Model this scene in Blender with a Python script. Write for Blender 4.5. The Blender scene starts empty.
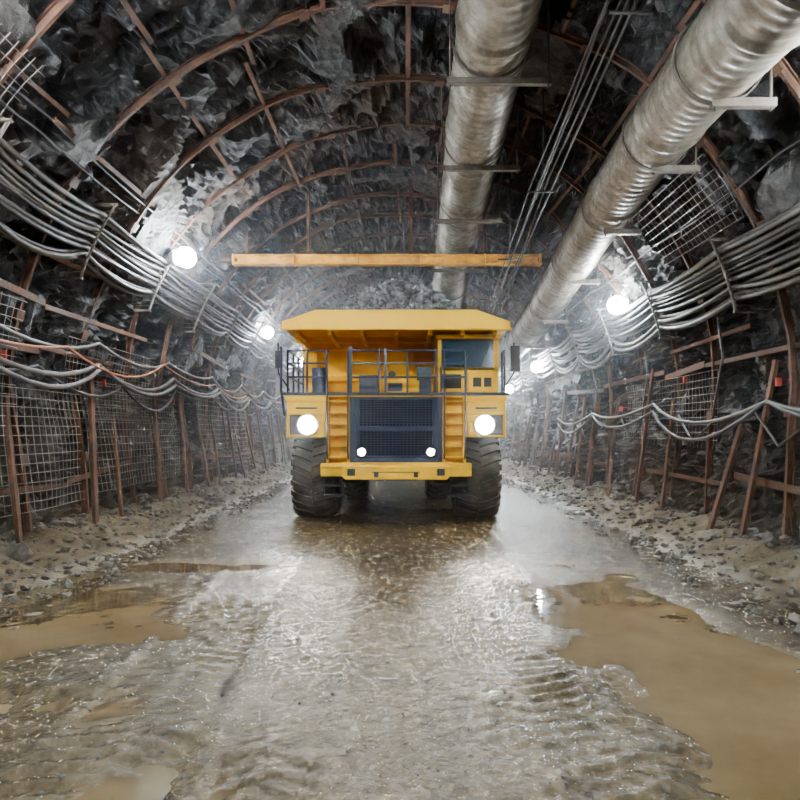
import bpy, math, random
from mathutils import Vector, noise, Matrix
random.seed(7)
rnd=random.random
def U(a,b): return a+(b-a)*random.random()
COL=bpy.context.scene.collection
# ------------------------------------------------------------------ materials
def nodes_of(m):
    m.use_nodes=True
    nt=m.node_tree; nt.nodes.clear()
    out=nt.nodes.new('ShaderNodeOutputMaterial'); b=nt.nodes.new('ShaderNodeBsdfPrincipled')
    nt.links.new(b.outputs[0],out.inputs[0])
    return nt,b,out
def tex(nt,kind,scale,detail=4,rough=0.6,coord='Object',vec=None):
    t=nt.nodes.new(kind)
    t.inputs['Scale'].default_value=scale
    if kind=='ShaderNodeTexNoise':
        t.inputs['Detail'].default_value=detail; t.inputs['Roughness'].default_value=rough
    if vec is None:
        c=nt.nodes.new('ShaderNodeTexCoord'); vec=c.outputs[coord]
    nt.links.new(vec,t.inputs['Vector'])
    return t
def ramp(nt,inp,stops):
    r=nt.nodes.new('ShaderNodeValToRGB')
    el=r.color_ramp.elements
    while len(el)<len(stops): el.new(0.5)
    for e,(p,c) in zip(el,stops):
        e.position=p
        e.color=(c,c,c,1) if isinstance(c,(int,float)) else (c[0],c[1],c[2],1)
    nt.links.new(inp,r.inputs[0]); return r
def bump(nt,b,h,strength,dist,prev=None):
    n=nt.nodes.new('ShaderNodeBump'); n.inputs['Strength'].default_value=strength; n.inputs['Distance'].default_value=dist
    nt.links.new(h,n.inputs['Height'])
    if prev is not None: nt.links.new(prev.outputs[0],n.inputs['Normal'])
    nt.links.new(n.outputs[0],b.inputs['Normal']); return n
def simple(name,c1,c2,r1=0.4,r2=0.7,metal=0.0,scale=3.0,bs=0.15,bd=0.01,bscale=30):
    m=bpy.data.materials.new(name); nt,b,o=nodes_of(m)
    t=tex(nt,'ShaderNodeTexNoise',scale,6,0.65)
    r=ramp(nt,t.outputs['Fac'],[(0.35,c1),(0.65,c2)]); nt.links.new(r.outputs[0],b.inputs['Base Color'])
    rr=ramp(nt,t.outputs['Fac'],[(0.35,r1),(0.65,r2)]); nt.links.new(rr.outputs[0],b.inputs['Roughness'])
    b.inputs['Metallic'].default_value=metal
    t2=tex(nt,'ShaderNodeTexNoise',bscale,4,0.6)
    bump(nt,b,t2.outputs['Fac'],bs,bd)
    return m
def emis(name,col,s,sample=False):
    m=bpy.data.materials.new(name); nt,b,o=nodes_of(m)
    b.inputs['Base Color'].default_value=(*col,1)
    b.inputs['Emission Color'].default_value=(*col,1); b.inputs['Emission Strength'].default_value=s
    if not sample:
        try: m.cycles.emission_sampling='NONE'
        except Exception: pass
    return m
def math_node(nt,op,a,b=None,clamp=False):
    n=nt.nodes.new('ShaderNodeMath'); n.operation=op; n.use_clamp=clamp
    for i,v in enumerate((a,b)):
        if v is None: continue
        if isinstance(v,(int,float)): n.inputs[i].default_value=v
        else: nt.links.new(v,n.inputs[i])
    return n.outputs[0]
def mixc(nt,f,a,b,mode='MIX'):
    n=nt.nodes.new('ShaderNodeMix'); n.data_type='RGBA'; n.blend_type=mode
    if isinstance(f,(int,float)): n.inputs[0].default_value=f
    else: nt.links.new(f,n.inputs[0])
    for i,v in ((6,a),(7,b)):
        if isinstance(v,tuple): n.inputs[i].default_value=(*v,1)
        else: nt.links.new(v,n.inputs[i])
    return n.outputs[2]

def rock_mat():
    m=bpy.data.materials.new('rough_rock'); nt,b,o=nodes_of(m)
    t=tex(nt,'ShaderNodeTexNoise',0.7,8,0.65)
    base=ramp(nt,t.outputs['Fac'],[(0.3,(0.014,0.0145,0.016)),(0.5,(0.042,0.042,0.043)),(0.68,(0.108,0.106,0.101))])
    v=tex(nt,'ShaderNodeTexVoronoi',1.6)
    cellv=nt.nodes.new('ShaderNodeSeparateColor'); nt.links.new(v.outputs['Color'],cellv.inputs[0])
    cr=ramp(nt,cellv.outputs[0],[(0.0,0.45),(1.0,1.4)])
    c1=mixc(nt,1.0,base.outputs[0],cr.outputs[0],'MULTIPLY')
    t3=tex(nt,'ShaderNodeTexNoise',0.35,4,0.6)
    f3=ramp(nt,t3.outputs['Fac'],[(0.46,0.0),(0.66,0.75)])
    c2=mixc(nt,f3.outputs[0],c1,(0.050,0.032,0.019))
    g=nt.nodes.new('ShaderNodeNewGeometry'); s=nt.nodes.new('ShaderNodeSeparateXYZ'); nt.links.new(g.outputs['Position'],s.inputs[0])
    mr=nt.nodes.new('ShaderNodeMapRange'); nt.links.new(s.outputs[2],mr.inputs[0])
    mr.inputs[1].default_value=2.8; mr.inputs[2].default_value=0.0; mr.inputs[3].default_value=0; mr.inputs[4].default_value=0.75
    c3=mixc(nt,mr.outputs[0],c2,(0.074,0.058,0.037))
    nt.links.new(c3,b.inputs['Base Color'])
    rr=ramp(nt,t.outputs['Fac'],[(0.3,0.45),(0.7,0.75)]); nt.links.new(rr.outputs[0],b.inputs['Roughness'])
    b.inputs['Specular IOR Level'].default_value=0.35
    v2=tex(nt,'ShaderNodeTexVoronoi',5.5); v2.feature='F1'
    n2=tex(nt,'ShaderNodeTexNoise',9,8,0.7)
    n3=tex(nt,'ShaderNodeTexNoise',2.2,6,0.7)
    b1=bump(nt,b,v2.outputs['Distance'],0.6,0.10)
    b2=bump(nt,b,n2.outputs['Fac'],0.8,0.06,b1)
    bump(nt,b,n3.outputs['Fac'],0.6,0.15,b2)
    return m
ROCK=rock_mat()
def mud_mat():
    m=bpy.data.materials.new('wet_mud'); nt,b,o=nodes_of(m)
    t=tex(nt,'ShaderNodeTexNoise',0.55,7,0.62)
    t2=tex(nt,'ShaderNodeTexNoise',7,8,0.7)
    base=ramp(nt,t.outputs['Fac'],[(0.32,(0.054,0.037,0.017)),(0.5,(0.098,0.072,0.037)),(0.68,(0.140,0.110,0.064))])
    fine=ramp(nt,t2.outputs['Fac'],[(0.3,0.45),(0.7,1.4)])
    c=mixc(nt,1.0,base.outputs[0],fine.outputs[0],'MULTIPLY')
    g=nt.nodes.new('ShaderNodeNewGeometry'); s=nt.nodes.new('ShaderNodeSeparateXYZ'); nt.links.new(g.outputs['Position'],s.inputs[0])
    mr=nt.nodes.new('ShaderNodeMapRange'); nt.links.new(s.outputs[2],mr.inputs[0])
    mr.inputs[1].default_value=0.02; mr.inputs[2].default_value=0.12; mr.inputs[3].default_value=0.0; mr.inputs[4].default_value=0.5
    nn=ramp(nt,t2.outputs['Fac'],[(0.38,0.09),(0.70,0.34)])
    rf=math_node(nt,'ADD',mr.outputs[0],nn.outputs[0],True)
    nt.links.new(rf,b.inputs['Roughness'])
    mr2=nt.nodes.new('ShaderNodeMapRange'); nt.links.new(s.outputs[2],mr2.inputs[0])
    mr2.inputs[1].default_value=-0.04; mr2.inputs[2].default_value=0.04; mr2.inputs[3].default_value=0.7; mr2.inputs[4].default_value=0.0
    c2=mixc(nt,mr2.outputs[0],c,(0.105,0.071,0.030))
    nt.links.new(c2,b.inputs['Base Color'])
    b.inputs['Specular IOR Level'].default_value=0.25
    v=tex(nt,'ShaderNodeTexVoronoi',22)
    n3=tex(nt,'ShaderNodeTexNoise',14,8,0.72)
    v3=tex(nt,'ShaderNodeTexVoronoi',55)
    b1=bump(nt,b,v.outputs['Distance'],0.38,0.018)
    b2=bump(nt,b,n3.outputs['Fac'],0.56,0.030,b1)
    bump(nt,b,v3.outputs['Distance'],0.38,0.0065,b2)
    return m
MUD=mud_mat()
def water_mat():
    m=bpy.data.materials.new('muddy_water'); nt,b,o=nodes_of(m)
    t=tex(nt,'ShaderNodeTexNoise',1.0,5,0.6)
    base=ramp(nt,t.outputs['Fac'],[(0.35,(0.135,0.092,0.043)),(0.65,(0.19,0.138,0.070))]); nt.links.new(base.outputs[0],b.inputs['Base Color'])
    b.inputs['Roughness'].default_value=0.04; b.inputs['IOR'].default_value=1.36; b.inputs['Specular IOR Level'].default_value=0.9
    n=tex(nt,'ShaderNodeTexNoise',3.0,3,0.5); bump(nt,b,n.outputs['Fac'],0.12,0.02)
    return m
WATER=water_mat()
def yellow_mat():
    m=bpy.data.materials.new('yellow_paint'); nt,b,o=nodes_of(m)
    t=tex(nt,'ShaderNodeTexNoise',2.2,8,0.7)
    g=nt.nodes.new('ShaderNodeNewGeometry'); s=nt.nodes.new('ShaderNodeSeparateXYZ'); nt.links.new(g.outputs['Position'],s.inputs[0])
    mr=nt.nodes.new('ShaderNodeMapRange'); nt.links.new(s.outputs[2],mr.inputs[0])
    mr.inputs[1].default_value=3.2; mr.inputs[2].default_value=0.8; mr.inputs[3].default_value=0.0; mr.inputs[4].default_value=0.2
    f=math_node(nt,'ADD',t.outputs['Fac'],mr.outputs[0])
    r=ramp(nt,f,[(0.60,0.0),(0.95,0.6)])
    c=mixc(nt,r.outputs[0],(0.92,0.51,0.0),(0.36,0.22,0.07))
    nt.links.new(c,b.inputs['Base Color'])
    rr=ramp(nt,f,[(0.45,0.42),(0.8,0.75)]); nt.links.new(rr.outputs[0],b.inputs['Roughness'])
    b.inputs['Specular IOR Level'].default_value=0.2
    n=tex(nt,'ShaderNodeTexNoise',25,4,0.6); bump(nt,b,n.outputs['Fac'],0.08,0.006)
    return m
YEL=yellow_mat()
NAVY=simple('navy_paint',(0.006,0.012,0.045),(0.014,0.022,0.055),0.35,0.6)
DARK=simple('dark_steel',(0.015,0.015,0.017),(0.04,0.036,0.032),0.5,0.8)
BLACK=simple('black_void',(0.004,0.005,0.007),(0.009,0.010,0.013),0.7,0.9)
RUBBER=simple('dusty_rubber',(0.03,0.028,0.024),(0.085,0.072,0.052),0.7,0.95,bs=0.4,bd=0.02,bscale=18)
RUST=simple('rusty_steel',(0.036,0.019,0.011),(0.135,0.058,0.027),0.6,0.9,0.1,3,0.5,0.02,20)
RUST2=simple('yellow_beam_paint',(0.75,0.33,0.0),(0.42,0.17,0.01),0.5,0.8,0.0,3,0.3,0.01)
BRKT=simple('galvanised_bracket',(0.10,0.075,0.055),(0.20,0.18,0.155),0.5,0.8,0.4,4)
WIRE=simple('mesh_wire',(0.11,0.10,0.09),(0.22,0.20,0.175),0.5,0.7,0.3)
CABLE=simple('cable_rubber',(0.06,0.056,0.051),(0.145,0.134,0.118),0.45,0.68,0.0,2)
CABLE2=simple('cable_black',(0.02,0.02,0.022),(0.06,0.056,0.052),0.4,0.65,0.0,2)
CABLE3=simple('orange_hose',(0.5,0.12,0.04),(0.4,0.14,0.06),0.45,0.7,0.0,2)
GRAVEL=simple('gravel_rock',(0.04,0.034,0.026),(0.12,0.105,0.08),0.45,0.8,0.0,1.5,0.5,0.02,12)
COALROCK=simple('ore_rock',(0.05,0.05,0.052),(0.19,0.19,0.19),0.45,0.8,0.0,2.5,0.5,0.02,12)
PLASTER=simple('grey_housing',(0.25,0.26,0.27),(0.35,0.36,0.37),0.4,0.6)
TAG=simple('red_tag_plastic',(0.5,0.04,0.02),(0.35,0.05,0.03),0.4,0.6)
def glass_mat():
    m=bpy.data.materials.new('cab_glass'); nt,b,o=nodes_of(m)
    b.inputs['Base Color'].default_value=(0.012,0.028,0.045,1); b.inputs['Roughness'].default_value=0.05
    t=tex(nt,'ShaderNodeTexNoise',3,4,0.6); r=ramp(nt,t.outputs['Fac'],[(0.3,0.05),(0.7,0.18)]); nt.links.new(r.outputs[0],b.inputs['Roughness'])
    return m
GLASS=glass_mat()
def duct_mat():
    m=bpy.data.materials.new('galvanised_duct'); nt,b,o=nodes_of(m)
    t=tex(nt,'ShaderNodeTexNoise',1.3,8,0.7)
    t2=tex(nt,'ShaderNodeTexNoise',6,6,0.7)
    r=ramp(nt,t.outputs['Fac'],[(0.3,(0.13,0.092,0.057)),(0.5,(0.26,0.23,0.18)),(0.7,(0.40,0.375,0.32))])
    r2=ramp(nt,t2.outputs['Fac'],[(0.3,0.5),(0.65,1.2)])
    c=mixc(nt,1.0,r.outputs[0],r2.outputs[0],'MULTIPLY'); nt.links.new(c,b.inputs['Base Color'])
    b.inputs['Metallic'].default_value=0.45
    rr=ramp(nt,t.outputs['Fac'],[(0.35,0.60),(0.65,0.36)]); nt.links.new(rr.outputs[0],b.inputs['Roughness'])
    bump(nt,b,t2.outputs['Fac'],0.25,0.02)
    return m
DUCT=duct_mat()
LAMPE=emis('lamp_glow',(0.86,0.94,1.0),600)
HEADE=emis('headlight_glow',(1.0,0.93,0.80),220,True)
SMALLE=emis('marker_glow',(1.0,0.97,0.9),60)
# ------------------------------------------------------------------ mesh builder
class MB:
    def __init__(s): s.v=[]; s.f=[]; s.m=[]; s.cur=0
    def add(s,vs,fs):
        o=len(s.v); s.v.extend([tuple(v) for v in vs])
        for f in fs: s.f.append([i+o for i in f]); s.m.append(s.cur)
    def box(s,x0,x1,y0,y1,z0,z1):
        vs=[(x0,y0,z0),(x1,y0,z0),(x1,y1,z0),(x0,y1,z0),(x0,y0,z1),(x1,y0,z1),(x1,y1,z1),(x0,y1,z1)]
        s.add(vs,[(0,3,2,1),(4,5,6,7),(0,1,5,4),(1,2,6,5),(2,3,7,6),(3,0,4,7)])
    def obox(s,c,ex,ey,ez):
        c=Vector(c);vs=[]
        for k in(-1,1):
            for (i,j) in((-1,-1),(1,-1),(1,1),(-1,1)): vs.append(c+ex*i+ey*j+ez*k)
        s.add(vs,[(0,3,2,1),(4,5,6,7),(0,1,5,4),(1,2,6,5),(2,3,7,6),(3,0,4,7)])
    def prism(s,poly,a0,a1,axis='y'):
        n=len(poly);vs=[]
        for a in(a0,a1):
            for (p,q) in poly:
                vs.append((p,a,q) if axis=='y' else ((a,p,q) if axis=='x' else (p,q,a)))
        fs=[tuple(range(n))[::-1],tuple(range(n,2*n))]
        for i in range(n): fs.append((i,(i+1)%n,n+(i+1)%n,n+i))
        s.add(vs,fs)
    def tube(s,pts,r,n=8,cap=True,flat=None):
        pts=[Vector(p) for p in pts]; k=len(pts); vs=[]; fs=[]
        t0=(pts[1]-pts[0]).normalized()
        up=Vector((0,0,1)) if abs(t0.z)<0.9 else Vector((0,1,0))
        a=t0.cross(up).normalized()
        for i in range(k):
            if i==0:t=t0
            elif i==k-1:t=(pts[i]-pts[i-1]).normalized()
            else:t=((pts[i+1]-pts[i]).normalized()+(pts[i]-pts[i-1]).normalized()).normalized()
            a=(a-t*a.dot(t)).normalized(); b=t.cross(a)
            rr=r[i] if isinstance(r,list) else r
            for j in range(n):
                th=2*math.pi*j/n+(math.pi/n)
                vs.append(pts[i]+a*math.cos(th)*rr+b*math.sin(th)*rr)
        for i in range(k-1):
            for j in range(n):
                j2=(j+1)%n; fs.append((i*n+j,i*n+j2,(i+1)*n+j2,(i+1)*n+j))
        if cap: fs.append(tuple(range(n))[::-1]); fs.append(tuple((k-1)*n+j for j in range(n)))
        s.add(vs,fs)
    def cyl(s,c,axis,r,h,n=24):
        c=Vector(c);ax={'x':Vector((1,0,0)),'y':Vector((0,1,0)),'z':Vector((0,0,1))}[axis]
        s.tube([c-ax*h/2,c+ax*h/2],r,n)
    def obj(s,name,mats,parent=None,bevel=0,smooth=False,angle=None):
        me=bpy.data.meshes.new(name); me.from_pydata(s.v,[],s.f)
        if not isinstance(mats,(list,tuple)): mats=[mats]
        for m in mats: me.materials.append(m)
        me.polygons.foreach_set('material_index',s.m)
        me.update()
        if smooth: me.polygons.foreach_set('use_smooth',[True]*len(me.polygons))
        if angle:
            me.polygons.foreach_set('use_smooth',[True]*len(me.polygons))
            try: me.set_sharp_from_angle(angle=math.radians(angle))
            except Exception: pass
        ob=bpy.data.objects.new(name,me); COL.objects.link(ob)
        if parent: ob.parent=parent
        if bevel:
            md=ob.modifiers.new('bevel','BEVEL'); md.width=bevel; md.segments=2; md.limit_method='ANGLE'
        return ob
def empty(name,loc):
    e=bpy.data.objects.new(name,None); e.location=loc; e.empty_display_size=0.3; COL.objects.link(e); return e
# ------------------------------------------------------------------ tunnel profile
H=2.8; R=6.6; LS=2*H+math.pi*R
def prof(s):
    if s<H:
        t=s/H; return (-(6.3+0.3*t),s,1.0,0.0)
    if s>LS-H:
        z=LS-s; t=z/H; return ((6.3+0.3*t),z,-1.0,0.0)
    a=math.pi-(s-H)/R
    return (R*math.cos(a),H+R*math.sin(a),-math.cos(a),-math.sin(a))
def wx(z):
    return 6.3+0.3*z/H if z<H else math.sqrt(max(0.01,R*R-(z-H)**2))
def facet(p,sc,off):
    q=p*sc+off
    d,pts=noise.voronoi(q)
    c=pts[0]; r=noise.noise_vector(c*5.37+off)
    v=r.z*0.9+(q-c).dot(r)*1.5
    e=d[1]-d[0]
    if e<0.12: v-=0.5*(1-e/0.12)
    return v/sc
def rockdisp(p):
    a=facet(p,0.85,Vector((3,7,1)))
    b=facet(p+Vector((0.2,0.1,0.3))*noise.noise(p*1.3),2.3,Vector((11,2,5)))
    f=noise.fractal(p*0.30,1.0,2.0,4)
    g=noise.noise(p*5.0)*0.03
    d=0.26+0.50*a+0.50*b+0.36*f+g
    return max(-0.14,min(1.1,d))   # outward
def yrows(y0,y1,base,k):
    ys=[y0]
    while ys[-1]<y1:
        y=ys[-1]
        ys.append(y+(0.35 if y<3 else max(base,k*y)))
    return ys
YS=yrows(-9,58,0.085,0.0085)
def shell(name,s0,s1,ds):
    n=int((s1-s0)/ds)+1; vs=[];fs=[]
    ss=[s0+(s1-s0)*i/n for i in range(n+1)]
    for y in YS:
        for s in ss:
            x,z,nx,nz=prof(max(s,0) if s<H else s)
            if s<0: z=s
            if s>LS: x,z,nx,nz=6.3,LS-s,-1,0
            d=rockdisp(Vector((x,y,z)))
            vs.append((x-nx*d,y,z-nz*d))
    w=n+1
    for i in range(len(YS)-1):
        for j in range(n):
            a=i*w+j; fs.append((a,a+1,a+w+1,a+w))
    mb=MB(); mb.add(vs,fs); return mb.obj(name,ROCK)
SA=H+R*math.radians(30); 
shell('wall_left',-0.5,SA,0.09)
shell('ceiling',SA,LS-SA,0.105)
shell('wall_right',LS-SA,LS+0.5,0.09)
def endwall(name,y,curve):
    mb=MB(); n=26; vs=[];fs=[]
    for i in range(n+1):
        for j in range(n+1):
            x=-7.6+15.2*i/n; z=-0.8+11.5*j/n
            vs.append((x,y+noise.fractal(Vector((x*0.5,y,z*0.5)),1,2,4)*0.6*curve,z))
    for i in range(n):
        for j in range(n):
            a=i*(n+1)+j; fs.append((a,a+1,a+n+2,a+n+1))
    mb.add(vs,fs); mb.obj(name,ROCK)
endwall('wall_back',57.0,1); endwall('wall_front',-8.6,1)
# ------------------------------------------------------------------ floor
def sst(a,b,x):
    t=max(0,min(1,(x-a)/(b-a))); return t*t*(3-2*t)
PUD=[(-4.2,6.9,1.8,1.85,0.5),(-3.3,9.6,1.5,0.45,0.2),(2.75,6.4,1.05,3.3,-0.05),(3.1,3.6,1.4,2.0,0.1),(-1.5,3.4,1.6,0.8,0.0),(-3.0,4.6,1.2,0.5,0.3)]
PK=[1.0,0.75,1.1,1.0,0.50,0.50]
def fh(x,y):
    p=Vector((x,y,0))
    h=noise.fractal(p*0.55,1.0,2.0,4)*0.022+noise.fractal(p*3.1,1.0,2.0,3)*0.013+0.009
    h+=noise.noise(p*11)*0.005
    ax=abs(x)
    h+=0.42*sst(4.3,6.6,ax)*(1+0.5*noise.noise(p*0.8))
    h+=noise.noise(p*2.5)*0.10*sst(4.2,5.4,ax)
    wob=0.12*math.sin(y*0.35+1)
    for (tx,w,a) in((-2.0,0.55,1.0),(1.45,0.5,1.0),(-0.95,0.35,0.5),(0.75,0.3,0.4)):
        u=(x-tx-wob)/w
        if abs(u)<1.25:
            m=1-sst(0.8,1.1,abs(u))
            h-=0.022*m*a
            if 0.9<abs(u)<1.25: h+=0.010*a
            ph=(y/0.17+abs(u)*0.9+(0.5 if u>0 else 0))%1.0
            lug=sst(0.1,0.3,ph)*(1-sst(0.55,0.75,ph))
            h+=0.028*lug*m*a*max(0,0.6+0.9*noise.noise(p*0.9+Vector((5,5,0))))
    for (cx,cy,rx,ry,an),k in zip(PUD,PK):
        dx=x-cx;dy=y-cy; dx-=an*dy*0.3
        e=math.sqrt((dx/rx)**2+(dy/ry)**2)+0.35*noise.fractal(p*0.9+Vector((cx,cy,0)),1,2,4)
        if e<1.2: h-=0.085*k*(1-sst(0.55,1.15,e))
    return h
XS=[-7+14*i/340 for i in range(341)]
FY=[-8.8]
while FY[-1]<57.5: FY.append(FY[-1]+(0.3 if FY[-1]<1.8 else max(0.026,0.007*FY[-1])))
vs=[(x,y,fh(x,y)) for y in FY for x in XS]
w=len(XS); fs=[(i*w+j,i*w+j+1,(i+1)*w+j+1,(i+1)*w+j) for i in range(len(FY)-1) for j in range(w-1)]
mb=MB(); mb.add(vs,fs); mb.obj('floor',MUD,smooth=True)
for (cx,cy,rx,ry,an) in PUD:
    mb=MB(); n=40
    zz=-0.038-0.0002*PUD.index((cx,cy,rx,ry,an)); vs=[(cx,cy,zz)]
    for i in range(n):
        a=2*math.pi*i/n; dy=ry*1.25*math.sin(a)
        vs.append((max(-5.6,cx+rx*1.25*math.cos(a)+an*dy*0.3),cy+dy,zz))
    mb.add(vs,[(0,i+1,(i+1)%n+1) for i in range(n)])
    mb.obj('puddle',WATER)
# ------------------------------------------------------------------ rubble
import bmesh
def ico(sub):
    bm=bmesh.new(); bmesh.ops.create_icosphere(bm,subdivisions=sub,radius=1)
    v=[x.co.copy() for x in bm.verts]; f=[[q.index for q in p.verts] for p in bm.faces]; bm.free(); return v,f
I1=ico(1); I2=ico(2)
def tmpl(I,seed):
    o=Vector((seed*3.1,seed*1.7,seed)); 
    return [v*(1+0.55*noise.noise(v*1.3+o))+noise.noise_vector(v*2.2+o)*0.14 for v in I[0]],I[1]
T1=[tmpl(I1,i) for i in range(8)]; T2=[tmpl(I2,i) for i in range(6)]
def rock(mb,c,r,big=False):
    v,f=random.choice(T2 if big else T1)
    rot=Matrix.Rotation(U(0,6.28),3,'Z')@Matrix.Rotation(U(0,6.28),3,'X')
    S=Vector((U(.7,1.2),U(.7,1.2),U(.55,.95)))*r; c=Vector(c)
    mb.add([Vector([a*b for a,b in zip(rot@q,S)])+c for q in v],f)
mb=MB()
for i in range(6500):
    side=-1 if rnd()<0.5 else 1
    y=3+28*rnd()**1.3; u=rnd()**1.6
    x=side*(6.35-2.2*u)+U(-.1,.1)
    r=0.018+0.075*rnd()**4
    if u<0.3 and rnd()<0.03: r=U(0.10,0.2)
    rock(mb,(x,y,fh(x,y)+r*0.2),r,r>0.1)
mb.obj('rock_rubble',GRAVEL)
mb=MB()
for i in range(5000):
    y=2.6+14*rnd()**1.3; x=U(-4.6,4.6)
    r=0.005+0.015*rnd()**3
    z=fh(x,y)
    if z<-0.035: continue
    rock(mb,(x,y,z+r*0.1),r)
mb.obj('pebbles',GRAVEL)
# ------------------------------------------------------------------ steel ribs and straps
def bar_along(mb,pts,inn,w,d):
    vs=[];fs=[];k=len(pts)
    for i in range(k):
        p=Vector(pts[i]); q=Vector(pts[min(i+1,k-1)])-Vector(pts[max(i-1,0)])
        t=q.normalized(); n=Vector(inn[i]).normalized(); b=t.cross(n).normalized()
        for (a,c) in((-1,-1),(1,-1),(1,1),(-1,1)): vs.append(p+b*a*w/2+n*c*d/2)
    for i in range(k-1):
        for j in range(4): fs.append((i*4+j,i*4+(j+1)%4,(i+1)*4+(j+1)%4,(i+1)*4+j))
    fs.append((0,1,2,3)); fs.append(((k-1)*4,(k-1)*4+3,(k-1)*4+2,(k-1)*4+1))
    mb.add(vs,fs)
mb=MB()
ry=0.0
ribs=[]
while ry<50:
    ribs.append(ry+U(-.2,.2)); ry+=2.0
for y in ribs:
    lean=U(-.3,.3); pts=[];inn=[]
    n=64; ph=U(0,9)
    for i in range(n+1):
        s=LS*i/n; x,z,nx,nz=prof(min(max(s,0.0),LS))
        off=0.08+0.14*noise.noise(Vector((s*0.4,y,ph)))
        yy=y+lean*math.cos(math.pi*i/n)*(1 if z<4 else .6)+0.12*noise.noise(Vector((s*0.5,y,3)))
        pts.append((x+nx*off,yy,z+nz*off)); inn.append((nx,0,nz))
    bar_along(mb,pts,inn,0.055,0.10)
    bar_along(mb,[(p[0]-q[0]*0.05,p[1],p[2]-q[2]*0.05) for p,q in zip(pts,inn)],inn,0.13,0.02)
    for i in range(4,n,6):
        p=Vector(pts[i]);nv=Vector(inn[i]);t=(Vector(pts[i+1])-Vector(pts[i-1])).normalized()
        mb.obox(p+nv*0.06,t*0.09,Vector((0,1,0))*0.10,nv*0.015)
mb.obj('steel_rib_arches',RUST,angle=30)
mb=MB()
for ang in (22,38,52,66,79,90,101,115,128,142,158):
    y=-1.0
    while y<44:
        a=math.radians(180-ang+U(-1.5,1.5)); a2=a+math.radians(U(-2,2))
        L=U(3.5,7)
        if rnd()<0.85:
            pts=[];inn=[]
            for i in range(9):
                aa=a+(a2-a)*i/8; yy=y+L*i/8; rr=R-0.08+0.1*noise.noise(Vector((aa*3,yy*.6,2)))
                pts.append((rr*math.cos(aa),yy,H+rr*math.sin(aa))); inn.append((-math.cos(aa),0,-math.sin(aa)))
            bar_along(mb,pts,inn,U(.05,.09),0.03)
        y+=L*0.97
for side in(-1,1):
    for z in ((1.15,3.45,4.1) if side>0 else (1.3,3.6,4.5)):
        y=2.0
        while y<40:
            L=U(1.8,4.5); z0=z+U(-.15,.15); z1=z+U(-.2,.2)
            if rnd()<0.75:
                pts=[];inn=[]
                for i in range(7):
                    zz=z0+(z1-z0)*i/6; pts.append((side*(wx(zz)-0.12),y+L*i/6,zz)); inn.append((-side,0,0))
                bar_along(mb,pts,inn,U(.08,.15),0.045)
            y+=L
    y=5.0
    while y<34:
        zt=U(2.2,4.0); lean=U(-.3,0.9)
        p0=Vector((side*5.95,y,fh(side*5.95,y)-0.05)); p1=Vector((side*(wx(zt)-0.10),y+lean,zt))
        bar_along(mb,[p0,(p0+p1)/2,p1],[(-side,0,0.1)]*3,U(.08,.14),0.07)
        y+=U(1.0,2.4)
mb.obj('rusty_strapping',RUST,bevel=0.006)
# ------------------------------------------------------------------ wire mesh
def wiremesh(mb,s0,s1,y0,y1,cell=0.16,r=0.0075):
    def P(s,y,o):
        x,z,nx,nz=prof(s); off=0.17+0.12*noise.noise(Vector((s*.8,y*.8,4)))+o
        return (x+nx*off,y,z+nz*off)
    n=int((y1-y0)/cell)
    for i in range(n+1):
        y=y0+i*cell; k=int((s1-s0)/0.3)
        mb.tube([P(s0+(s1-s0)*j/k,y+0.03*noise.noise(Vector((j*.4,y,0))),0) for j in range(k+1)],r,3,False)
    n=int((s1-s0)/cell)
    for i in range(n+1):
        s=s0+i*cell; k=int((y1-y0)/0.35)
        mb.tube([P(s,y0+(y1-y0)*j/k,0.01) for j in range(k+1)],r,3,False)
mb=MB()
wiremesh(mb,0.8,2.9,6.5,11.9); wiremesh(mb,2.6,4.4,6.5,10.0); wiremesh(mb,2.4,4.0,11.5,15.2); wiremesh(mb,0.9,3.2,12.2,17.0); wiremesh(mb,0.9,3.6,19,25)
wiremesh(mb,5.9,7.6,5.0,8.2)
wiremesh(mb,LS-7.2,LS-5.9,10.0,13.0); wiremesh(mb,LS-3.4,LS-1.8,12,17)
mb.obj('wire_mesh_netting',WIRE)
# ------------------------------------------------------------------ cables
def wall_cable(mb,side,z,off,r,y0,y1,span,sags,jit=0.03,n=7,k=1.0,drift=None):
    pts=[];y=y0;zl=z;q=0
    while y<y1:
        zr=z+U(-jit,jit); sg=sags[q%len(sags)]*k*U(.75,1.25)
        m=8
        for i in range(m):
            t=i/m; zz=zl+(zr-zl)*t-4*sg*t*(1-t)
            pts.append((side*(wx(zz)-off-0.10*4*t*(1-t)),y+span*t,zz))
        zl=zr; y+=span; q+=1
    mb.tube(pts,r,n,True)
L=MB()
S1=[U(.06,.18) for _ in range(20)]
for i in range(11):
    z=6.14-0.085*i+U(-.03,.03); L.cur=0 if rnd()<.6 else 1
    wall_cable(L,-1,z,0.20+0.07*(i%2),U(.028,.05),-1.0,46,3.0,S1,0.06,k=1.0 if i<8 else 1.8)
L.cur=0
wall_cable(L,-1,3.95,0.25,0.036,1.2,40,3.75,[.3,.2,.35])
wall_cable(L,-1,3.55,0.28,0.045,0.2,40,4.1,[.42,.3,.45],0.05)
wall_cable(L,-1,3.45,0.36,0.045,0.2,40,4.1,[.42,.3,.45],0.05)
L.cur=1; wall_cable(L,-1,3.2,0.3,0.03,0.8,40,3.2,[.35,.5,.2],0.1)
L.cur=2; wall_cable(L,-1,3.75,0.45,0.02,2.2,24,4.4,[.35,.2],0.1)
for z in (6.6,6.75): L.cur=1; wall_cable(L,-1,z,0.1,0.018,0,44,4.4,[.1])
L.obj('cable_bundle',[CABLE,CABLE2,CABLE3],smooth=True)
L=MB()
S2=[U(.08,.22) for _ in range(20)]
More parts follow.
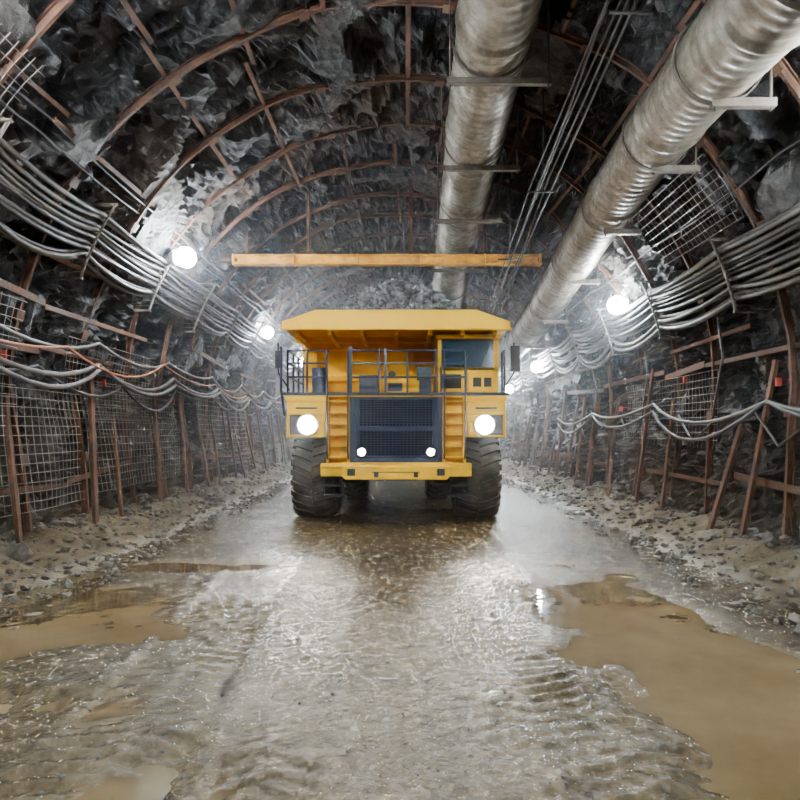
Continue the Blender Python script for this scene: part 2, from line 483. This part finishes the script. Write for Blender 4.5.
for i in range(12):
    z=5.47-0.083*i+U(-.03,.03); L.cur=0 if rnd()<.6 else 1
    wall_cable(L,1,z,0.22+0.08*(i%2),U(.028,.05),-1.6,46,3.1,S2,0.06,k=1.0 if i<9 else 1.8)
L.cur=0
wall_cable(L,1,2.75,0.35,0.036,1.0,24,4.6,[.45,.3],0.1); L.cur=1; wall_cable(L,1,2.6,0.35,0.036,1.0,24,4.6,[.55,.4],0.1)
for y in (8.6,11.5,15,19):
    L.tube([(wx(4.6)-.3,y,4.6),(wx(3.5)-.32,y+.1,3.6),(wx(2.6)-.35,y+.5,2.3),(wx(2.3)-.3,y+1.3,1.9),(wx(2.5)-.3,y+2.0,2.5)],0.022,6)
for z in (6.2,): L.cur=1; wall_cable(L,1,z,0.1,0.018,0,44,4.4,[.12])
L.obj('cable_bundle',[CABLE,CABLE2,CABLE3],smooth=True)
L=MB()
for side,za,zb,y0,sp in((-1,6.3,4.95,-1.0,3.0),(1,5.6,4.3,-1.6,3.1)):
    y=y0
    while y<44:
        pts=[(side*(wx(za+(zb-za)*i/5)-0.38),y,za+(zb-za)*i/5) for i in range(6)]
        L.tube(pts,0.026,6)
        for i in range(0,12):
            z=za+(zb-za)*i/11; x=wx(z)
            L.tube([(side*(x+0.1),y,z),(side*(x-0.40),y,z)],0.010,4)
        L.tube([(side*(wx(za)+.2),y,za),(side*(wx(za)-.42),y,za)],0.03,6)
        L.tube([(side*(wx(zb)+.2),y,zb),(side*(wx(zb)-.42),y,zb)],0.03,6)
        y+=sp
L.obj('cable_hooks',BRKT)
L=MB()
for (s,y,z) in ((-1,9.7,3.4),(-1,13.0,3.2),(-1,17,3.0),(1,10.2,3.0),(1,13.5,3.3),(1,17.5,2.8)):
    x=s*(wx(z)-.16); L.box(x-.05,x+.05,y-.02,y+.02,z-.08,z+.06); L.tube([(x,y,z),(s*(wx(z)+.2),y,z+.05)],.012,5)
L.obj('marker_tags',TAG)
L=MB()
for k in range(5):
    o=Vector(((k-2)*.11+U(-.03,.03),0,U(-.15,.15)))
    base=[(2.5,3,7.5),(2.57,7,7.2),(2.62,9,6.98),(2.75,11.5,6.9),(2.9,15,6.6),(3.1,18.5,6.35),(3.3,22,6.2),(3.5,28,6.0),(3.6,36,6.0)]
    L.tube([Vector(p)+o+Vector((U(-.05,.05),0,U(-.05,.05))) for p in base],U(.012,.02),6)
for y,z in ((7,7.2),(11.5,6.9),(15,6.6),(18.5,6.35)):
    L.tube([(2.75,y,z-.15),(2.75,y,8.85)],0.014,5); L.tube([(2.45,y,z-.16),(2.95,y,z-.16)],0.02,5)
L.obj('overhead_cables',CABLE2,smooth=True)
# ------------------------------------------------------------------ ventilation ducts
def catmull(P,n):
    out=[]
    for i in range(len(P)-1):
        p0=Vector(P[max(i-1,0)]);p1=Vector(P[i]);p2=Vector(P[i+1]);p3=Vector(P[min(i+2,len(P)-1)])
        for k in range(n):
            t=k/n; out.append(0.5*((2*p1)+(-p0+p2)*t+(2*p0-5*p1+4*p2-p3)*t*t+(-p0+3*p1-3*p2+p3)*t**3))
    out.append(Vector(P[-1])); return out
def duct(path,D,hang,wl,wr,name='ventilation_duct'):
    root=empty(name,path[0])
    pts=catmull(path,24); 
    res=[pts[0]]; step=0.05; acc=0
    for a,b in zip(pts,pts[1:]):
        d=(b-a).length; 
        while acc+d>=step:
            t=(step-acc)/d; a=a+(b-a)*t; res.append(a); d=(b-a).length; acc=0
        acc+=d
    o=Vector(path[0])
    rr=[]
    for i in range(len(res)):
        k=i%4; r=D/2+(0.018 if k==0 else 0.0)
        if i%60 in(0,1): r=D/2+0.05
        r+=0.012*noise.noise(Vector((i*0.06,D,path[0][0])))
        rr.append(r)
    m=MB(); m.tube([p-o for p in res],rr,40,True); m.obj('duct_shell',DUCT,root,angle=50)
    m=MB(); 
    for y in hang:
        p=min(res,key=lambda q:abs(q.y-y)); c=p-o; r=D/2+0.05
        ring=[c+Vector((math.cos(a)*r,0,math.sin(a)*r)) for a in [2*math.pi*i/28 for i in range(29)]]
        bar_along(m,ring,[(c-q) for q in ring],0.07,0.015)
        mid=(wr-wl)/2; w=(wr+wl)/2
        m.obox(c+Vector((mid,0,-r-0.03)),Vector((w,0,0)),Vector((0,0.04,0)),Vector((0,0,0.012)))
        m.obox(c+Vector((mid,-0.04,-r+.01)),Vector((w,0,0)),Vector((0,0.008,0)),Vector((0,0,0.05)))
        for sx in(-wl+.05,wr-.05):
            x=p.x+sx
            top=H+math.sqrt(max(0.1,R*R-x*x))+0.15
            if abs(sx)>r: m.tube([c+Vector((sx,0,-r-0.08)),Vector((sx+c.x,c.y,top-o.z))],0.016,6)
            else: m.tube([c+Vector((sx,0,-r-0.08)),c+Vector((sx,0,-r+.25))],0.02,6)
    m.obj('duct_hangers',BRKT,root)
duct([(1.35,0,8.35),(1.4,5,8.38),(1.45,8.7,8.38),(1.56,13,8.2),(1.68,17.5,7.85),(1.76,22,7.1),(1.8,27,6.7),(1.8,34,6.6)],1.15,(7.0,9.6,12.5,15.2,18.5,23,28),.72,.95)
duct([(3.2,0,6.0),(3.5,4.2,6.25),(3.72,6.0,6.5),(4.1,9.5,6.88),(4.36,13.5,6.72),(4.6,18,6.25),(4.73,22,5.85),(4.8,28,5.5),(4.8,36,5.3)],1.0,(5.2,7.3,9.6,12.4,15.5,19,22.5,27),.1,.68)
# ------------------------------------------------------------------ crossbeam
root=empty('crossbeam',(0,17,6.98))
m=MB(); m.prism([(-0.13,-0.14),(0.13,-0.14),(0.13,-0.10),(0.03,-0.10),(0.03,0.10),(0.13,0.10),(0.13,0.14),(-0.13,0.14),(-0.13,0.10),(-0.03,0.10),(-0.03,-0.10),(-0.13,-0.10)],-4.7,4.0,'x')
for x in(-4.7,-3.0,-1.2,0.6,2.4,3.95): m.box(x-.03,x+.03,-.14,.14,-.15,.15)
m.obj('beam',RUST2,root,bevel=0.01)
m=MB()
for x in(-4.35,-2.6,0.3,2.4,3.7):
    zt=H+math.sqrt(R*R-x*x)-6.98+0.2
    m.box(x-.04,x+.04,-.04,.04,.12,zt)
m.box(-5.3,-4.6,-.05,.05,-.05,.05); m.box(3.9,5.4,-.05,.05,-.05,.05)
m.obj('beam_hangers',RUST,root)
# ------------------------------------------------------------------ tunnel lamps
lamps=[(-5.0,14,6.2,440),(-5.3,24,6.07,350),(-5.3,33,5.9,430),(-5.3,43,5.8,430),(-4.9,5.6,6.3,70),(-4.9,-2,6.3,70),
       (5.6,15.5,5.4,440),(5.7,25,4.8,350),(5.72,31.5,4.3,430),(5.6,41,4.6,430),(5.5,6.2,5.6,70),(5.3,-2,5.75,70)]
ICO2=ico(2)
for (x,y,z,pw) in lamps:
    root=empty('flood_light',(x,y,z)); s=1 if x>0 else -1
    m=MB(); m.add([v*0.24 for v in ICO2[0]],ICO2[1]); m.obj('lamp_globe',LAMPE,root,smooth=True)
    m=MB()
    m.tube([(s*0.14,0,0.0),(s*0.24,0,0.0)],[0.17,0.2],16); m.tube([(s*0.24,0,0),(s*0.38,0,0)],[0.2,0.08],16)
    dw=wx(z)-abs(x)+0.15
    m.tube([(s*0.3,0,0),(s*dw,0,0.12)],0.03,8); m.tube([(s*0.25,0,0.1),(s*dw,0,0.45)],0.02,6)
    m.obj('lamp_housing',PLASTER,root,angle=40)
    l=bpy.data.lights.new('lamp_bulb','POINT'); l.energy=pw; l.color=(.84,.93,1); l.shadow_soft_size=0.12
    o=bpy.data.objects.new('lamp_bulb',l); o.location=(-s*0.22,-.30,-0.14); COL.objects.link(o); o.parent=root
# ------------------------------------------------------------------ haul truck
T=empty('mining_haul_truck',(-0.09,14.0,0))
def part(m,name,mats,bevel=0.012,**k): return m.obj(name,mats,T,bevel=bevel,**k)
def wheel(name,x,y,width,r=1.1):
    m=MB(); n=64; hw=width/2
    prf=[(-hw*.72,r*.50),(-hw*.95,r*.56),(-hw,r*.72),(-hw*.97,r*.86),(-hw*.86,r*.95),(-hw*.5,r*.968),(0,r*.972),(hw*.5,r*.968),(hw*.86,r*.95),(hw*.97,r*.86),(hw,r*.72),(hw*.95,r*.56),(hw*.72,r*.50)]
    vs=[];fs=[];k=len(prf)
    for i in range(n):
        a=2*math.pi*i/n
        for (px,pr) in prf: vs.append((px,math.cos(a)*pr,math.sin(a)*pr))
    for i in range(n):
        for j in range(k-1):
            a=i*k+j;b=((i+1)%n)*k+j; fs.append((a,b,b+1,a+1))
    m.add(vs,fs)
    N=26
    for i in range(N):
        for sd in(-1,1):
            a=2*math.pi*(i+(0.5 if sd>0 else 0))/N; da=0.075; sk=0.10
            def pt(u,aa,rr): return Vector((sd*u,math.cos(aa)*rr,math.sin(aa)*rr))
            us=[0.03*hw,hw*.45,hw*.86,hw*1.0,hw*1.0]; ro=[r,r,r*.985,r*.93,r*.82]; ri=[r*.95,r*.95,r*.93,r*.85,r*.78]
            vs=[]
            for q,(u,a1,b1) in enumerate(zip(us,ro,ri)):
                c=a+sk*(1-u/hw)*2.0-0.1
                off=sd*0.02 if q>=3 else 0
                for (aa,rr) in((c-da,b1),(c-da*.85,a1),(c+da*.85,a1),(c+da,b1)):
                    p=pt(u,aa,rr); p.x+=off; vs.append(p)
            fs=[]
            for q in range(4):
                for j in range(3): fs.append((q*4+j,q*4+j+1,(q+1)*4+j+1,(q+1)*4+j))
            fs+= [(0,1,2,3),(16,19,18,17)]
            m.add(vs,fs)
    m.cur=1
    for s in(-1,1):
        m.tube([(s*hw*.72,0,0),(s*hw*.45,0,0)],[r*.52,r*.30],32)
        m.tube([(s*hw*.4,0,0),(s*hw*.78,0,0)],[r*.24,r*.20],24)
        for b in range(12):
            a=b*math.pi/6; m.tube([(s*hw*.5,math.cos(a)*r*.38,math.sin(a)*r*.38),(s*hw*.62,math.cos(a)*r*.38,math.sin(a)*r*.38)],0.03,6)
    o=part(m,name,[RUBBER,YEL],0,angle=35); o.location=(x,y,r-0.03)
wheel('front_wheel_right',-1.98,1.2,1.0); wheel('front_wheel_left',1.98,1.2,1.0)
for i,x in enumerate((-2.05,-1.28,1.28,2.05)): wheel('rear_wheel_%d'%(i+1),x,5.4,0.68)
m=MB()
for s in(-1,1):
    m.box(s*.55,s*.85,0.2,9.0,1.35,1.85) if s>0 else m.box(-.85,-.55,0.2,9.0,1.35,1.85)
for y in(0.6,2.6,4.2,6.4,8.6): m.box(-.6,.6,y,y+.25,1.4,1.8)
m.cyl((0,1.3,1.05),'x',0.14,3.0,16); m.tube([(-1.3,5.4,1.07),(-.5,5.4,1.07),(-.3,5.4,1.07),(.3,5.4,1.07),(.5,5.4,1.07),(1.3,5.4,1.07)],[.24,.24,.46,.46,.24,.24],20)
m.box(-0.5,0.5,0.5,2.3,0.95,1.4)
for s in(-1,1):
    m.cyl((s*1.25,1.2,1.75),'z',0.17,1.5,16); m.cyl((s*1.15,1.2,1.1),'z',0.22,.5,16)
    m.tube([(s*.3,1.4,1.0),(s*1.2,1.2,1.0)],0.08,8)
    m.cyl((s*.7,5.9,1.6),'z',0.15,1.2,12)
    m.tube([(s*1.0,3.6,1.5),(s*1.0,4.6,3.0)],0.13,12)
part(m,'chassis_frame',DARK)
m=MB()
m.box(-1.9,-1.2,2.9,4.1,1.1,2.1); m.cyl((1.6,3.5,1.55),'y',0.5,1.3,24); m.box(-2.3,2.3,2.35,2.5,2.2,2.94)
part(m,'fuel_tank',YEL)
m=MB()
m.prism([(-1.22,1.10),(-1.16,1.04),(1.16,1.04),(1.22,1.10),(1.22,1.34),(-1.22,1.34)],-0.35,0.15)
m.box(-1.74,-1.2,-0.18,0.3,1.10,1.40); m.box(1.2,1.74,-0.18,0.3,1.10,1.40)
m.box(-1.3,1.3,-0.12,0.3,1.30,1.42)
m.box(-1.74,1.74,-0.24,-0.1,1.30,1.36)
m.cur=1
for s in(-1,1):
    m.box(s*1.02-.09,s*1.02+.09,-.37,-.34,1.13,1.29)
    m.box(s*1.47-.2,s*1.47+.2,-.15,.1,.62,.68); m.box(s*1.47-.22,s*1.47-.19,-.1,0.0,.62,1.12); m.box(s*1.47+.19,s*1.47+.22,-.1,0.0,.62,1.12); m.box(s*1.47-.2,s*1.47+.2,-.15,.1,.86,.90)
    m.box(s*.45-.05,s*.45+.05,-.42,-.34,1.10,1.22)
m.box(-.55,.55,-.36,-.33,1.2,1.22)
part(m,'front_bumper',[YEL,DARK])
m=MB()
m.cur=0
m.box(-1.07,-.95,-.10,.3,1.40,3.02); m.box(.95,1.07,-.10,.3,1.40,3.02)
m.box(-.95,.95,-.09,.3,2.88,3.02); m.box(-.95,.95,-.09,.3,1.40,1.50); m.box(-.95,.95,-.07,.3,2.14,2.26)
m.box(-.95,.95,-.03,.02,1.50,1.56)
for s in(-1,1): m.box(s*.9-.05,s*.9+.05,-.05,.2,1.5,2.9)
m.cur=1; m.box(-1.0,1.0,.06,.32,1.45,2.95)
m.cur=2
z=1.56
while z<2.88:
    if not(2.12<z<2.27): m.box(-.86,.86,-.015,.03,z,z+.018)
    z+=0.058
x=-.86
while x<=.87: m.box(x-.007,x+.007,-.02,.02,1.5,2.9); x+=0.086
part(m,'radiator_grille',[NAVY,BLACK,NAVY],0.006)
m=MB()
for s in(-1,1):
    m.cur=0; m.cyl((s*.80,-.06,1.66),'y',.115,.1,24)
    m.cur=1; m.cyl((s*.80,-.115,1.66),'y',.085,.02,24)
part(m,'marker_lights',[DARK,SMALLE],0)
m=MB()
for s in(-1,1):
    a,b=(1.08,1.62)
    x0,x1=(a,b) if s>0 else(-b,-a)
    m.cur=0; m.box(x0,x1,.18,.55,1.40,2.94)
    m.box(x0,x0+.06,-.1,.2,1.38,2.98); m.box(x1-.06,x1,-.1,.2,1.38,2.98)
    for i in range(6):
        z=1.52+i*.26; m.box(x0+.05,x1-.05,-.08,.12,z,z+.035)
    m.cur=2
    for xx in(x0+.03,x1-.03):
        m.tube([(xx,-.12,1.5),(xx,-.2,1.7),(xx,-.2,3.0),(xx,-.17,3.8),(xx,-.08,4.0),(xx,.1,4.02)],.022,8)
part(m,'access_ladders',[YEL,DARK,NAVY],0.006)
m=MB()
for s in(-1,1):
    x0,x1=(1.64,2.54) if s>0 else(-2.54,-1.64)
    m.cur=0
    m.box(x0,x1,-.05,.36,2.34,2.94)
    m.prism([(x0,2.02),(x1,2.02),(x1,2.36),(x0,2.36)],-.02,.3)
    m.box(x0,x1,.3,2.4,2.36,2.94)
    m.box(x0-.03,x1+.03,-.1,-.04,2.84,2.94); 
    m.box(x0+.02,x1-.02,-.10,-.03,2.00,2.05); m.box(x0+.02,x1-.02,-.10,-.03,2.53,2.58)
    m.box(x0,x0+.06,-.10,0,2.0,2.55); m.box(x1-.06,x1,-.10,0,2.0,2.55)
    m.cur=1; m.box(x0+.3,x1-.06,-.06,-.01,2.06,2.52) if s>0 else m.box(x0+.06,x1-.3,-.06,-.01,2.06,2.52)
    m.box(x0+.2,x1-.2,-.065,-.045,2.66,2.70)
part(m,'fenders',[YEL,DARK])
m=MB()
for s in(-1,1):
    m.cur=0; m.cyl((s*2.05,-.09,2.29),'y',.25,.10,32)
    m.cur=1; m.tube([(s*2.05,-.13,2.29),(s*2.05,-.155,2.29),(s*2.05,-.175,2.29)],[.22,.20,.10],20)
part(m,'headlights',[PLASTER,HEADE],0)
m=MB(); m.box(-2.6,2.6,-.12,2.4,2.94,3.04)
m.cur=1; m.box(-2.62,2.62,-.15,-.11,2.97,3.04)
part(m,'deck',[YEL,NAVY])
m=MB()
def rail(p0,p1,n,h=.98):
    p0=Vector(p0);p1=Vector(p1)
    for i in range(n+1):
        p=p0+(p1-p0)*i/n; m.tube([p,p+Vector((0,0,h))],.026,8)
    for hh in(.36,.68,.98): m.tube([p0+Vector((0,0,hh)),p1+Vector((0,0,hh))],.024,8)
rail((-2.52,-.05,3.04),(-1.62,-.05,3.04),2); rail((-1.05,-.05,3.04),(.92,-.05,3.04),3,1.02)
rail((-2.52,-.05,3.04),(-2.52,2.2,3.04),3)
m.box(-1.1,-1.02,-.09,-.02,3.04,4.1); m.box(-.28,-.22,-.09,-.02,3.04,4.06)
rail((2.52,-.05,3.04),(2.52,.3,3.04),1); rail((1.05,-.05,3.04),(1.62,-.05,3.04),1,.6)
m.tube([(-2.58,-.1,2.5),(-2.66,-.12,3.1),(-2.66,-.12,4.1)],.03,8)
part(m,'railings',NAVY,0,angle=40)
m=MB()
m.cur=0; m.prism([(-.95,3.04),(.8,3.04),(.8,3.34),(.7,3.42),(-.85,3.42),(-.95,3.34)],.7,2.2)
m.box(-.25,.55,.45,.75,3.04,3.36)
m.cur=1; m.box(-.2,.15,.43,.46,3.1,3.3); m.cyl((-1.95,1.3,3.4),'z',.2,.7,24); m.box(-.9,-.45,.5,.7,3.04,3.5); m.box(.5,.85,.5,.9,3.04,3.7)
m.cur=2; m.cyl((-.1,.4,3.5),'y',.09,.1,20)
part(m,'engine_hood',[YEL,NAVY,DARK])
m=MB()
X0,X1,Y0,Y1=.99,2.44,.32,2.0
m.cur=0
m.box(X0,X1,Y0,Y1,3.04,3.58)
for (x0,x1) in((X0,X0+.11),(X1-.11,X1)):
    m.box(x0,x1,Y0,Y0+.11,3.58,4.36); m.box(x0,x1,Y1-.11,Y1,3.58,4.36)
m.box(X0,X1,Y0,Y0+.06,3.58,3.66)
m.box(X0-.04,X1+.04,Y0-.10,Y1+.04,4.34,4.44)
m.box(X0,X1,Y1-.06,Y1,3.58,4.36)
m.box(X0+.62,X0+.68,Y0-.03,Y0,3.04,3.6)
m.box(X0+.72,X1-.05,Y0-.02,Y0+.01,3.1,3.5); 
m.cur=1
m.box(X0+.10,X1-.10,Y0+.04,Y0+.06,3.62,4.34); m.box(X0+.03,X0+.05,Y0+.1,Y1-.1,3.58,4.34); m.box(X1-.05,X1-.03,Y0+.1,Y1-.1,3.58,4.34)
m.cur=2
m.box(X0+.1,X0+.56,Y0-.02,Y0+.01,3.16,3.5)
m.box(X0+.84,X0+1.04,Y0-.035,Y0-.01,3.2,3.42); m.box(X0+1.1,X0+1.28,Y0-.035,Y0-.01,3.2,3.42)
m.tube([(X0+.5,Y0-.02,3.64),(X0+.9,Y0,4.15)],.012,6); m.tube([(X0+1.0,Y0-.02,3.64),(X0+1.2,Y0,4.1)],.012,6)
m.box(X0+.1,X1-.1,Y0+.0,Y0+.03,3.60,3.65)
m.box(X0+.08,X0+.12,Y0-.0,Y0+.05,3.64,4.34)
part(m,'operator_cab',[YEL,GLASS,DARK])
m=MB()
for s in(-1,1):
    m.tube([(s*2.5,.1,3.1),(s*2.74,-.05,3.5),(s*2.74,-.05,4.2)],.02,8)
    m.box(s*2.76-.11,s*2.76+.11,-.13,-.07,3.52,4.12) if s>0 else m.box(-2.80,-2.66,-.13,-.07,3.6,4.0)
part(m,'mirrors',DARK)
m=MB()
front=[(-2.62,4.48),(2.62,4.48),(2.62,4.66),(1.85,4.93),(-1.85,4.93),(-2.62,4.66)]
m.prism(front,-.25,-.08)
m.prism([(-2.6,4.50),(2.6,4.50),(2.6,4.62),(1.83,4.86),(-1.83,4.86),(-2.6,4.62)],-.1,2.3)
m.box(-2.66,2.66,-.3,-.2,4.46,4.52)
for x in(-2.3,-1.55,-.8,0,.8,1.55,2.3): m.box(x-.05,x+.05,-.05,2.3,4.38,4.51)
m.box(-2.55,2.55,1.1,1.2,4.36,4.5); m.box(-2.5,2.5,2.05,2.2,4.30,4.5)
m.prism([(2.15,4.52),(2.30,4.52),(3.05,2.65),(2.90,2.65)],-2.45,2.45,'x')
for x in(-2.2,-1.3,-.4,.4,1.3,2.2): m.prism([(2.02,4.50),(2.2,4.50),(2.95,2.65),(2.80,2.65)],x-.06,x+.06,'x')
m.prism([(2.25,3.65),(2.5,3.65),(2.6,3.5),(2.35,3.5)],-2.45,2.45,'x')
for s in(-1,1):
    a,b=(2.42,2.56) if s>0 else(-2.56,-2.42)
    m.prism([(2.2,4.9),(2.2,4.45),(2.95,2.6),(7.6,2.75),(9.6,3.7),(9.6,4.4),(8.6,4.95)],a,b,'x')
    a,b=(2.5,2.64) if s>0 else(-2.64,-2.5)
    m.prism([(0.0,4.60),(0.0,4.72),(8.6,4.98),(8.6,4.84)],a,b,'x')
    for y in(3.4,4.6,5.8,7.0,8.2): m.prism([(y,4.85),(y+.14,4.85),(y+.14,2.8),(y,2.8)],a,b,'x')
m.prism([(2.9,2.5),(2.9,2.7),(7.6,2.9),(9.9,3.95),(9.95,3.8),(7.65,2.7)],-2.45,2.45,'x')
part(m,'dump_body',YEL,0.012)
m=MB()
def hz(x,y):
    e=math.sqrt(((x-.05)/2.35)**2+((y-3.6)/(2.9 if y<3.6 else 4.6))**2)
    return 4.62+1.70*max(0,1-e**2.1)+0.12*noise.noise(Vector((x*1.6,y*1.6,0)))*max(0,1-e)*2
n=48; vs=[];fs=[]
for i in range(n+1):
    for j in range(n+1):
        x=-2.38+4.76*i/n; y=0.3+8.3*j/n
        vs.append((x,y,hz(x,y)))
for i in range(n):
    for j in range(n):
        a=i*(n+1)+j; fs.append((a,a+n+1,a+n+2,a+1))
m.add(vs,fs)
for i in range(3200):
    x=U(-2.2,2.2); y=U(.8,6.8); r=0.05+0.12*rnd()**2
    if hz(x,y)<4.8: continue
    rock(m,(x,y,hz(x,y)+r*.4),r)
part(m,'ore_load',COALROCK,0)
def spot(name,x,y,z,power,ang,tilt,col,parent=None,blend=0.6,size=0.1,back=False):
    l=bpy.data.lights.new(name,'SPOT'); l.energy=power; l.spot_size=math.radians(ang); l.spot_blend=blend; l.color=col; l.shadow_soft_size=size
    o=bpy.data.objects.new(name,l); o.location=(x,y,z)
    o.rotation_euler=(math.radians(90-tilt),0,0) if back else (math.radians(-90+tilt),0,0)
    COL.objects.link(o)
    if parent: o.parent=parent
    return o
for s in(-1,1):
    spot('headlight_beam',s*2.05,-.36,2.27,900,40,18,(1,.94,.84),T,0.7,0.18)
# unseen fill lights added above the camera to brighten truck, ore and floor
for x,pw,ang,tilt in((-2.6,780,68,29),(-0.6,780,68,29),(-1.6,1500,30,10)):
    root=empty('added_fill_light',(x,0.6,8.0))
    m=MB(); m.box(-.28,.28,-.1,.1,-.18,.18); m.box(-.31,-.28,-.05,.05,-.1,1.0); m.box(.28,.31,-.05,.05,-.1,1.0)
    for i in range(7): m.box(-.26+i*.08,-.24+i*.08,-.16,-.1,-.16,.16)
    m.obj('lamp_housing',PLASTER,root)  # made-up fixture around the added fill light
    m=MB(); m.box(-.25,.25,.1,.12,-.15,.15); m.obj('fill_lens',LAMPE,root)
    spot('fill_beam',0,.25,0,pw,ang,tilt,(1.0,.95,.87),root,0.9,0.2,True)
# ------------------------------------------------------------------ haze
wd=bpy.data.worlds.new('tunnel_air'); bpy.context.scene.world=wd; wd.use_nodes=True
nt=wd.node_tree; nt.nodes.clear()
out=nt.nodes.new('ShaderNodeOutputWorld'); bg=nt.nodes.new('ShaderNodeBackground'); bg.inputs[0].default_value=(0.01,0.012,0.015,1); bg.inputs[1].default_value=0.3
nt.links.new(bg.outputs[0],out.inputs['Surface'])
vm=bpy.data.materials.new('dust_mist'); vm.use_nodes=True; nt=vm.node_tree; nt.nodes.clear()
out=nt.nodes.new('ShaderNodeOutputMaterial')
vol=nt.nodes.new('ShaderNodeVolumeScatter'); vol.inputs['Color'].default_value=(0.82,0.91,1,1); vol.inputs['Density'].default_value=0.015; vol.inputs['Anisotropy'].default_value=0.4
nt.links.new(vol.outputs[0],out.inputs['Volume'])
m=MB(); m.box(-7.9,7.9,13.0,58.5,-1,10.9); m.obj('dust_mist',vm)
# ------------------------------------------------------------------ camera
cd=bpy.data.cameras.new('camera'); cd.lens=27; cd.sensor_width=36; cd.shift_y=0.0375; cd.clip_end=200
co=bpy.data.objects.new('camera',cd); co.location=(0,0,2.17); co.rotation_euler=(math.radians(90),0,0); COL.objects.link(co)
bpy.context.scene.camera=co
